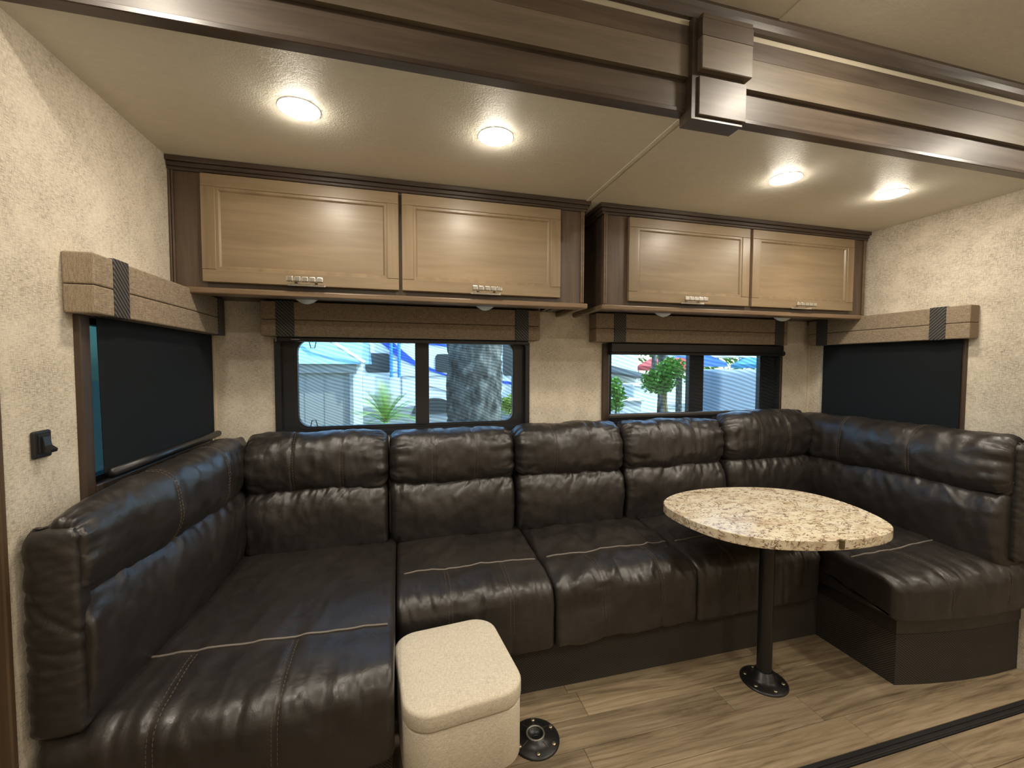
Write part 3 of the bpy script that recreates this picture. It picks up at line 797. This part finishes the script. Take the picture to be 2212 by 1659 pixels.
# ---------------------------------------------------------------- pedestal table
TP = [(1.961, -.537), (2.021, -.477), (2.13, -.414), (2.263, -.393), (2.408, -.399), (2.552, -.424), (2.693, -.472), (2.768, -.558), (2.796, -.663), (2.786, -.786), (2.748, -.908), (2.703, -.993), (2.658, -1.035), (2.61, -1.06), (2.533, -1.077), (2.419, -1.083), (2.322, -1.068), (2.199, -1.044), (2.09, -1.008), (2.015, -.951), (1.965, -.873), (1.942, -.769), (1.937, -.657), (1.941, -.587)]
def catmull(P_, m=4):
    out = []; n = len(P_)
    for i in range(n):
        p0, p1, p2, p3 = (Vector(P_[(i+k-1) % n]) for k in range(4))
        for k in range(m):
            t = k/m; out.append(tuple(.5*((2*p1) + (p2-p0)*t + (2*p0-5*p1+4*p2-p3)*t*t + (3*p1-p0-3*p2+p3)*t**3)))
    return out
def smooth(P_, it=2):
    for _ in range(it): P_ = [tuple((Vector(P_[i-1])+2*Vector(P_[i])+Vector(P_[(i+1) % len(P_)]))/4) for i in range(len(P_))]
    return P_
tb = empty('pedestal_table', (2.285, -.81, 0), 'egg-shaped speckled cream table on a single black pedestal', 'table')
OUT = catmull(smooth(TP, 2))
b = B(); prism(b, OUT, 'z', .662, .700)
es = [e for e in b.edges if abs(e.verts[0].co.z-e.verts[1].co.z) < 1e-6]
bmesh.ops.bevel(b, geom=es, offset=.003, segments=2, affect='EDGES', profile=.5)
obj('tabletop', b, TABLE, tb)
obj('edge_seam', bx(2.331, 2.346, -1.0765, -1.062, .670, .702, bev=.001, seg=1), simple('seam_brown', (.10, .075, .03), .5), tb)
obj('pole', lathe(B(), [(0, .03), (.0285, .03), (.0285, .655), (0, .655)], (2.285, -.81, 0), 28), BLACKM, tb, False)
obj('top_socket', lathe(B(), [(.085, .662), (.085, .655), (.045, .648), (.034, .615), (.0285, .615)], (2.285, -.81, 0), 28), BLACKM, tb, True)
def flange(c, parent, hole):
    if hole: pr = [(0, .012), (.026, .012), (.028, .0225), (.033, .0225), (.037, .016), (.060, .012), (.080, .006), (.0855, .004), (.0855, 0)]
    else: pr = [(.029, .052), (.034, .050), (.044, .022), (.060, .013), (.082, .008), (.090, .004), (.090, 0)]
    fo = obj('floor_flange', lathe(B(), pr, c, 48), BLACKM, parent, True)
    for k in range(6):
        a = radians(60*k + 20); rr_ = .069
        b = lathe(B(), [(.0075, .009), (.0075, .0125), (.003, .0135), (0, .0115)], (c[0]+rr_*cos(a), c[1]+rr_*sin(a), 0), 12)
        obj('screw', b, BRASS, fo, True)
    return fo
flange((2.285, -.81, 0), tb, False)
fs = empty('floor_socket', (1.272, -.83, 0), 'empty round black floor socket for a table leg, beside the stool', 'floor socket')
fo = flange((1.272, -.83, 0), fs, True)
obj('socket_rim', lathe(B(), [(.027, .022), (.028, .0245), (.0325, .0245), (.0335, .022)], (1.272, -.83, 0), 36), simple('worn_rim', (.30, .28, .25), .4, .7), fs, True)
b = B()
for k in range(4):
    a = radians(45 + 90*k - 17); d = Vector((cos(a), sin(a), 0)); q = Vector((-d.y, d.x, 0))*.0012; c0 = Vector((1.272, -.83, 0))
    vs = [b.verts.new(c0 + d*t + q*s + Vector((0, 0, z))) for (t, z) in ((.037, .0175), (.062, .0128)) for s in (-1, 1)]; b.faces.new((vs[0], vs[1], vs[3], vs[2]))
bmesh.ops.solidify(b, geom=b.faces[:], thickness=.002)
obj('rib', b, simple('worn_rim', (.3, .28, .25)), fs)
obj('key_slot', bx(1.262, 1.282, -.833, -.827, .011, .0155, bev=.001, seg=1), BLACKP, fs)

# ---------------------------------------------------------------- stool
st = empty('storage_stool', (.978, -.918, 0), 'cream linen upholstered storage stool with lid, in front of the sofa', 'stool')
SZ = (.172, .188)
def rsolid(hw, hd, rd, z0, z1, edge, dome=0.0):
    b = B(); c = (.978, -.918); lv = []
    prof = [(edge, z0), (edge*.3, z0+edge*.3), (0, z0+edge), (0, z1-edge), (edge*.3, z1-edge*.3), (edge, z1)]
    for (ins, z) in prof:
        pts = rrect(c[0]-hw+ins, c[0]+hw-ins, c[1]-hd+ins, c[1]+hd-ins, max(.005, rd-ins), 8); lv.append([b.verts.new((p[0], p[1], z)) for p in pts])
    n = len(lv[0])
    for A, C in zip(lv, lv[1:]):
        for i in range(n): j = (i+1) % n; b.faces.new((A[i], A[j], C[j], C[i]))
    b.faces.new(lv[0][::-1])
    prev = lv[-1]
    for (k, dz) in ((.8, .45), (.55, .8), (.25, 1.0)):
        rg = [b.verts.new((c[0]+(v.co.x-c[0])*k, c[1]+(v.co.y-c[1])*k, z1+dome*dz)) for v in lv[-1]]
        for i in range(n): j = (i+1) % n; b.faces.new((prev[i], prev[j], rg[j], rg[i]))
        prev = rg
    b.faces.new(prev)
    M = Matrix.Translation((c[0], c[1], 0)) @ Matrix.Rotation(radians(6), 4, 'Z') @ Matrix.Translation((-c[0], -c[1], 0))
    bmesh.ops.transform(b, matrix=M, verts=b.verts); return b
obj('body', rsolid(SZ[0]-.003, SZ[1]-.003, .075, .185, .350, .004), STOOL, st, True)
obj('lid', rsolid(SZ[0], SZ[1], .078, .352, .405, .009, .006), STOOL, st, True)
b = B(); pts = rrect(.978-SZ[0], .978+SZ[0], -.918-SZ[1], -.918+SZ[1], .078, 8)
for sx, sy in ((-1, -1), (1, -1), (1, 1), (-1, 1)):
    cx, cy = .978+sx*.125, -.918+sy*.14
    obj('leg', lathe(B(), [(0, 0), (.010, 0), (.018, .187), (0, .187)], (cx+sx*.0, cy, 0), 14), LEGW, st, True)

# ---------------------------------------------------------------- outdoors, seen through the two windows
GZ = -.95
def out(name, loc, label, cat, group=None): return empty(name, loc, label, cat, group)
g = obj('ground', bx(-45, 60, -25, 70, GZ-.1, GZ), None or Mt('gravel_ground', (.36, .34, .29), .95).m); tag(g, kind='structure')
WHITE = simple('gelcoat_white', (.78, .80, .80), .4); BLUE = simple('graphic_blue', (.03, .10, .60), .4); BLUEL = simple('ladder_blue', (.05, .28, .75), .4)
GREYW = simple('dark_tint', (.045, .055, .06), .3); SHEDG = simple('shed_grey', (.30, .305, .30), .6); SHEDR = simple('shed_blue_roof', (.25, .48, .68), .6)
GREY2 = simple('grey_panel', (.30, .33, .34), .6); TRIMW = simple('bright_trim', (.78, .80, .78), .5)
# shed
sh = out('garden_shed', (-.6, 3.2, GZ), 'grey metal shed with pale blue roof outside the larger window', 'shed')
b = B(); box(b, -.95, .30, 2.6, 4.2, GZ, 1.27); obj('wall', b, SHEDG, sh)
obj('fascia_board', bx(-1.0, .37, 2.56, 2.60, 1.24, 1.335), SHEDG, sh)
b = B(); prism(b, [(2.52, 1.335), (4.3, 1.335), (3.4, 1.95)], 'x', -1.05, .42); obj('roof', b, SHEDR, sh)
b = B(); vs = [(.10, 2.52, 1.60)]
tube(b, [(.46, 2.50, 1.345), (.02, 2.62, 1.64), (-.35, 3.0, 1.92)], .022, 8); obj('eave_trim', b, TRIMW, sh)
obj('corner_post', bx(.30, .335, 2.57, 2.63, GZ, 1.25), GREY2, sh)
obj('side_panel', bx(.335, .425, 2.585, 2.62, GZ, 1.335), TRIMW, sh)
b = B()
b.free()
for k in range(7): obj('wall_rib', bx(-.9+k*.19, -.895+k*.19, 2.594, 2.601, GZ, 1.24), GREY2, sh)
# white caravan with blue graphics
rv = out('travel_trailer', (2.6, 7, GZ), 'white travel trailer with blue stripes parked beyond the larger window', 'trailer')
obj('body', bx(-1.4, 4.0, 6.0, 8.4, -.35+.85, 2.6, bev=.06), WHITE, rv)
obj('lower_skirt', bx(-1.35, 3.95, 6.01, 8.3, -.35, .72, bev=.03), GREY2, rv)
def pane(nm, x0, x1, z0, z1, rd, mt, y=5.985, th=.014):
    b = B(); prism(b, rrect(x0, x1, z0, z1, rd), 'y', y, y+th); return obj(nm, b, mt, rv)
pane('window_pane', .20, .645, 1.19, 1.545, .07, GREYW); pane('window_pane', 1.47, 1.98, 1.19, 1.54, .07, GREYW); pane('window_pane', 2.80, 3.4, 1.12, 1.95, .07, GREYW)
def strip(nm, pts, mt, y=5.988, th=.011):
    b = B(); prism(b, pts, 'y', y, y+th); return obj(nm, b, mt, rv)
strip('stripe', [(.30, 1.90), (.52, 1.90), (1.10, 1.40), (1.10, 1.31), (.78, 1.47)], BLUE)
strip('stripe', [(1.25, 1.78), (1.9, 1.70), (1.9, 1.66), (1.25, 1.73)], BLUE)
strip('stripe', [(1.10, 1.40), (1.8, 1.10), (1.8, 1.07), (1.10, 1.31)], BLUE)
strip('stripe', [(2.75, 1.03), (3.2, .96), (3.2, .90), (2.75, .98)], BLUE)
strip('seam_line', [(.84, 1.125), (2.2, 1.13), (2.2, 1.115), (.84, 1.11)], GREY2)
strip('seam_line', [(.84, 1.12), (.855, 1.12), (.855, .74), (.84, .74)], GREY2)
strip('seam_line', [(1.3, .95), (1.9, .78), (1.9, .76), (1.3, .93)], GREY2)
for cx in (1.45,):
    b = B(); n = 16
    o_ = [(cx+.42*cos(pi*k/n), .40+.30*sin(pi*k/n)) for k in range(n+1)]; i_ = [(cx+.34*cos(pi*k/n), .40+.23*sin(pi*k/n)) for k in range(n, -1, -1)]
    for k in range(n):
        pass
    prism(b, o_, 'y', 5.99, 6.0); obj('wheel_arch', b, GREYW, rv)
b = B()
for xx in (.66, .80): tube(b, [(xx, 5.90, 2.5), (xx, 5.90, 1.10)], .030, 8)
b.free(); ld = obj('ladder', tube(B(), [(.66, 5.90, 2.5), (.66, 5.90, 1.10)], .030, 8), BLUEL, rv); obj('ladder_rail', tube(B(), [(.80, 5.90, 2.5), (.80, 5.90, 1.10)], .030, 8), BLUEL, ld)
for k in range(6): obj('rung', tube(B(), [(.66, 5.90, 1.2+k*.22), (.80, 5.90, 1.2+k*.22)], .014, 6), BLUEL, ld)
# old tree trunk
mb = Mt('grey_bark', (.13, .13, .12), .9, spec=.1)
vo = mb.noise(mb.mp((9, 9, 5)), 1, 5, .7)
mb.color(mb.ramp(vo, (.36, (.03, .032, .031)), (.52, (.095, .10, .095)), (.72, (.26, .26, .245))))
BARK = mb.m
def trunk(name, cx, cy, r0, r1, z0, z1, label, n=72, m=90, amp=.03, lean=0.0):
    b = B(); R = []
    for k in range(m+1):
        t = k/m; z = z0+(z1-z0)*t; rr_ = r0+(r1-r0)*t; rg = []
        for i in range(n):
            a = 2*pi*i/n; p = Vector((cos(a)*rr_*11, sin(a)*rr_*11, z*5.0))
            d, _ = noise.voronoi(p, distance_metric='DISTANCE', exponent=2)
            q = min(.35, d[1]-d[0])/.35
            dd = amp*(q - .6) + amp*.6*noise.noise(p*.5)
            rg.append(b.verts.new((cx+lean*t+(rr_+dd)*cos(a), cy+(rr_+dd)*sin(a), z)))
        R.append(rg)
    for A, C in zip(R, R[1:]):
        for i in range(n): j = (i+1) % n; b.faces.new((A[i], A[j], C[j], C[i]))
    b.faces.new(R[-1]); t_ = empty(name, (cx, cy, z0), label, 'tree'); obj('trunk', b, BARK, t_, True); return t_
trunk('shade_tree', 1.80, 3.5, .375, .36, GZ, 3.4, 'thick rough grey-barked tree trunk outside the larger window')
trunk('shade_tree', 5.83, 5.4, .055, .05, GZ, 3.0, 'thin dark tree trunk beyond the smaller window, left of the two', 20, 30, .006)
trunk('shade_tree', 6.10, 5.5, .10, .09, GZ, 3.0, 'dark tree trunk beyond the smaller window, behind the bush', 20, 30, .01)
# feathery palm-like plant
LEAF = simple('fern_green', (.13, .32, .05), .5); LEAF2 = simple('bush_green', (.10, .27, .04), .55); LEAFY = simple('yellow_green_leaf', (.32, .45, .08), .5)
fn_ = out('feathery_palm', (.675, 2.15, GZ), 'bright green feathery palm-like plant beside the grey shed', 'plant')
obj('stem', tube(B(), [(.675, 2.15, GZ), (.67, 2.15, .3), (.675, 2.15, .80)], [.03, .025, .018], 8), simple('stem_brown', (.12, .09, .05), .8), fn_)
random.seed(5)
for k in range(30):
    az = 2*pi*k/30 + random.uniform(-.15, .15); el = random.uniform(.15, 1.25); Ln = random.uniform(.36, .56)
    if k == 0: el, Ln = 1.5, .62
    d0 = Vector((cos(az)*cos(el), sin(az)*cos(el)*.7, sin(el))); b = B(); P_ = []
    p = Vector((.675, 2.15, .735 + .06*random.random())); Ln *= .80; d = d0.copy()
    for s in range(14):
        P_.append(p.copy()); p = p + d*Ln/13; d = (d + Vector((0, 0, -.062 - .03*(1-el/1.5)))).normalized()
    tube(b, P_, [.004*(1-.8*s/13) for s in range(14)], 4)
    for s in range(1, 14):
        tdir = (P_[min(s+1, 13)] - P_[s-1]).normalized(); sd_ = tdir.cross(Vector((0, 0, 1)))
        if sd_.length < .1: sd_ = Vector((1, 0, 0))
        sd_.normalize(); ll = .088*sin(pi*(s+1.5)/16)+.016
        for sg in (-1, 1):
            for w_ in (0, .5):
                a0_ = P_[s] + tdir*w_*Ln/13; e_ = a0_ + sd_*sg*ll*.7 + tdir*ll*.7 + Vector((0, 0, .012)); q = tdir*.0038
                v = [b.verts.new(x) for x in (a0_-q, a0_+q, e_)]; b.faces.new(v)
    obj('frond', b, LEAF if k % 3 else LEAFY, fn_)
def leafmass(name, c, rad, n, size, mt, parent, seed):
    random.seed(seed); b = B()
    for _ in range(n):
        while True:
            v = Vector((random.uniform(-1, 1), random.uniform(-1, 1), random.uniform(-1, 1)))
            if v.length < 1: break
        v = v * (.55+.45*v.length); p = Vector(c) + Vector((v.x*rad[0], v.y*rad[1], v.z*rad[2]))
        a = Vector((random.uniform(-1, 1), random.uniform(-1, 1), random.uniform(-.6, .9))).normalized(); s = a.cross(Vector((random.random(), random.random(), 1))).normalized()
        q = [p, p+a*size*.5+s*size*.25, p+a*size, p+a*size*.5-s*size*.25]; b.faces.new([b.verts.new(x) for x in q])
    o = obj(name, b, mt, parent); o['kind'] = 'stuff'; return o
bush = out('leafy_bush', (4.5, 2.85, GZ), 'leafy green bush on a thin trunk outside the smaller window', 'bush')
obj('stem', tube(B(), [(4.36, 2.85, GZ), (4.36, 2.85, .6), (4.28, 2.85, 1.15)], [.035, .03, .02], 8), simple('stem_tan', (.30, .22, .10), .8), bush)
leafmass('foliage', (4.22, 2.85, 1.10), (.24, .18, .17), 1000, .075, LEAF2, bush, 3); leafmass('foliage', (4.42, 2.85, 1.29), (.20, .14, .13), 500, .075, LEAF, bush, 4)
b2 = out('low_shrub', (3.31, 2.3, GZ), 'small bright green shrub at the left edge of smaller window', 'bush')
leafmass('foliage', (3.31, 2.35, .97), (.10, .10, .20), 300, .08, LEAF, b2, 8); obj('stem', tube(B(), [(3.31, 2.35, GZ), (3.31, 2.35, .95)], .012, 6), simple('stem_brown', (.12, .09, .05)), b2)
b3 = out('low_shrub', (3.25, 5.2, GZ), 'bright green leafy shrub right of the thick tree trunk', 'bush')
leafmass('foliage', (2.70, 5.0, .62), (.22, .15, .16), 400, .09, LEAFY, b3, 9); obj('stem', tube(B(), [(2.70, 5.0, GZ), (2.70, 5.0, .6)], .015, 6), simple('stem_brown', (.12, .09, .05)), b3)
# things in the smaller window
gc = out('covered_grill', (4.65, 2.0, GZ), 'grill under a draped grey-blue cover outside the smaller window', 'grill')
b = B(); n = 40; lv = []
for (z, k) in ((GZ+.05, 1.06), (.3, 1.04), (.75, 1.02), (1.0, 1.0), (1.2, .985), (1.262, .96), (1.278, .90)):
    rg = []
    for (px, pz) in rrect(-.62*k, .62*k, -.30*k, .30*k, .10, 12):
        a = math.atan2(pz, px); fo_ = .022*sin(a*13+z*2)*max(0, (1.25-z)/2.2)
        rg.append(b.verts.new((5.02 + px*(1+fo_*2), 2.28 + pz*(1+fo_*3), z)))
    lv.append(rg)
for A, C in zip(lv, lv[1:]):
    for i in range(len(A)): j = (i+1) % len(A); b.faces.new((A[i], A[j], C[j], C[i]))
b.faces.new(lv[-1]); obj('cover', b, simple('grill_cover', (.21, .26, .34), .6), gc, True)
nb = out('white_motorhome', (4.2, 5.6, GZ), 'white camper with a dark awning at left of smaller window', 'trailer')
obj('body', bx(4.1, 5.22, 5.0, 7.0, .95, 3.0, bev=.03), WHITE, nb)
b = B(); prism(b, [(4.2, 1.25), (5.2, 1.08), (5.2, 1.13), (4.2, 1.36)], 'y', 4.4, 5.0); obj('awning', b, simple('awning_grey', (.10, .12, .14), .6), nb)
obj('underside', bx(4.15, 5.15, 5.05, 6.9, -.4, .95), GREYW, nb)
bi = out('storage_bin', (4.86, 4.2, GZ), 'pale storage box with ribbed side outside the smaller window', 'box')
obj('bin_body', bx(4.52, 4.98, 4.0, 4.5, GZ, .98, bev=.02), WHITE, bi); obj('bin_lid', bx(4.50, 5.0, 3.98, 4.52, .98, 1.02, bev=.01), TRIMW, bi)
bi = out('storage_bin', (4.2, 3.4, GZ), 'low pale box at the lower left of smaller window', 'box')
obj('bin_body', bx(3.92, 4.26, 3.3, 3.7, GZ, .80, bev=.02), WHITE, bi); obj('bin_lid', bx(3.90, 4.28, 3.28, 3.72, .80, .83, bev=.01), TRIMW, bi)
br = out('water_barrel', (4.35, 4.4, GZ), 'light blue plastic barrel outside the smaller window', 'barrel')
obj('barrel_body', lathe(B(), [(0, 0), (.13, 0), (.15, .4), (.15, 1.4), (.13, 1.86), (0, 1.88)], (4.40, 4.75, GZ), 24), simple('barrel_blue', (.10, .50, .65), .4), br, True)
obj('barrel_lid', lathe(B(), [(0, 1.92), (.10, 1.92), (.11, 1.87), (0, 1.87)], (4.40, 4.75, GZ), 24), TRIMW, br, True)
def canopy(x, y, z, w, c, label):
    t_ = out('market_canopy', (x, y, GZ), label, 'canopy', 'distant canopies')
    b = B(); prism(b, [(x-w, z), (x+w, z), (x+w*.9, z+.14), (x, z+.38), (x-w*.9, z+.14)], 'y', y-.8, y+.8); obj('canopy_cloth', b, simple(c[0], c[1], .6), t_)
    for sx in (-1, 1):
        for sy in (-1, 1): obj('post', tube(B(), [(x+sx*w*.9, y+sy*.7, GZ), (x+sx*w*.9, y+sy*.7, z+.05)], .025, 6), TRIMW, t_)
canopy(8.6, 9.0, 1.18, .55, ('red_cloth', (.65, .10, .09)), 'distant red and white canopy beyond the leafy bush')
canopy(10.3, 10.0, 1.30, .75, ('blue_cloth', (.05, .16, .50)), 'distant blue canopy beyond the leafy bush')
canopy(13.3, 10.2, 1.25, .55, ('teal_cloth', (.10, .32, .50)), 'distant teal blue canopy above the covered grill')
fr_ = out('white_carport', (12.2, 11.5, GZ), 'distant white flat carport roof above the covered grill', 'carport')
obj('roof_slab', bx(11.2, 15.5, 10.9, 13, 1.66, 1.80), TRIMW, fr_)
for xx in (11.4, 13.2, 15.2): obj('post', bx(xx, xx+.08, 11, 11.08, GZ, 1.66), TRIMW, fr_)
for k, (x, y, rr_, z, lab) in enumerate([(7.5, 12.5, 1.6, 2.2, 'distant green tree behind the thin dark trunks'), (13.5, 15, 2.2, 2.4, 'distant dark green tree behind the white carport'), (-2.5, 16, 2.5, 3.0, 'distant green tree behind the white travel trailer'), (20, 16, 3.0, 2.6, 'distant green tree far right of the white carport'), (2.5, 18, 2.5, 3.0, 'distant green tree behind the thick grey trunk')]):
    t_ = out('tree', (x, y, GZ), lab, 'tree', 'distant trees'); obj('trunk', tube(B(), [(x, y, GZ), (x, y, z)], .14, 8), BARK, t_)
    leafmass('crown', (x, y, z+.2), (rr_, rr_, rr_*.9), 1400, .42, LEAF2, t_, 20+k)
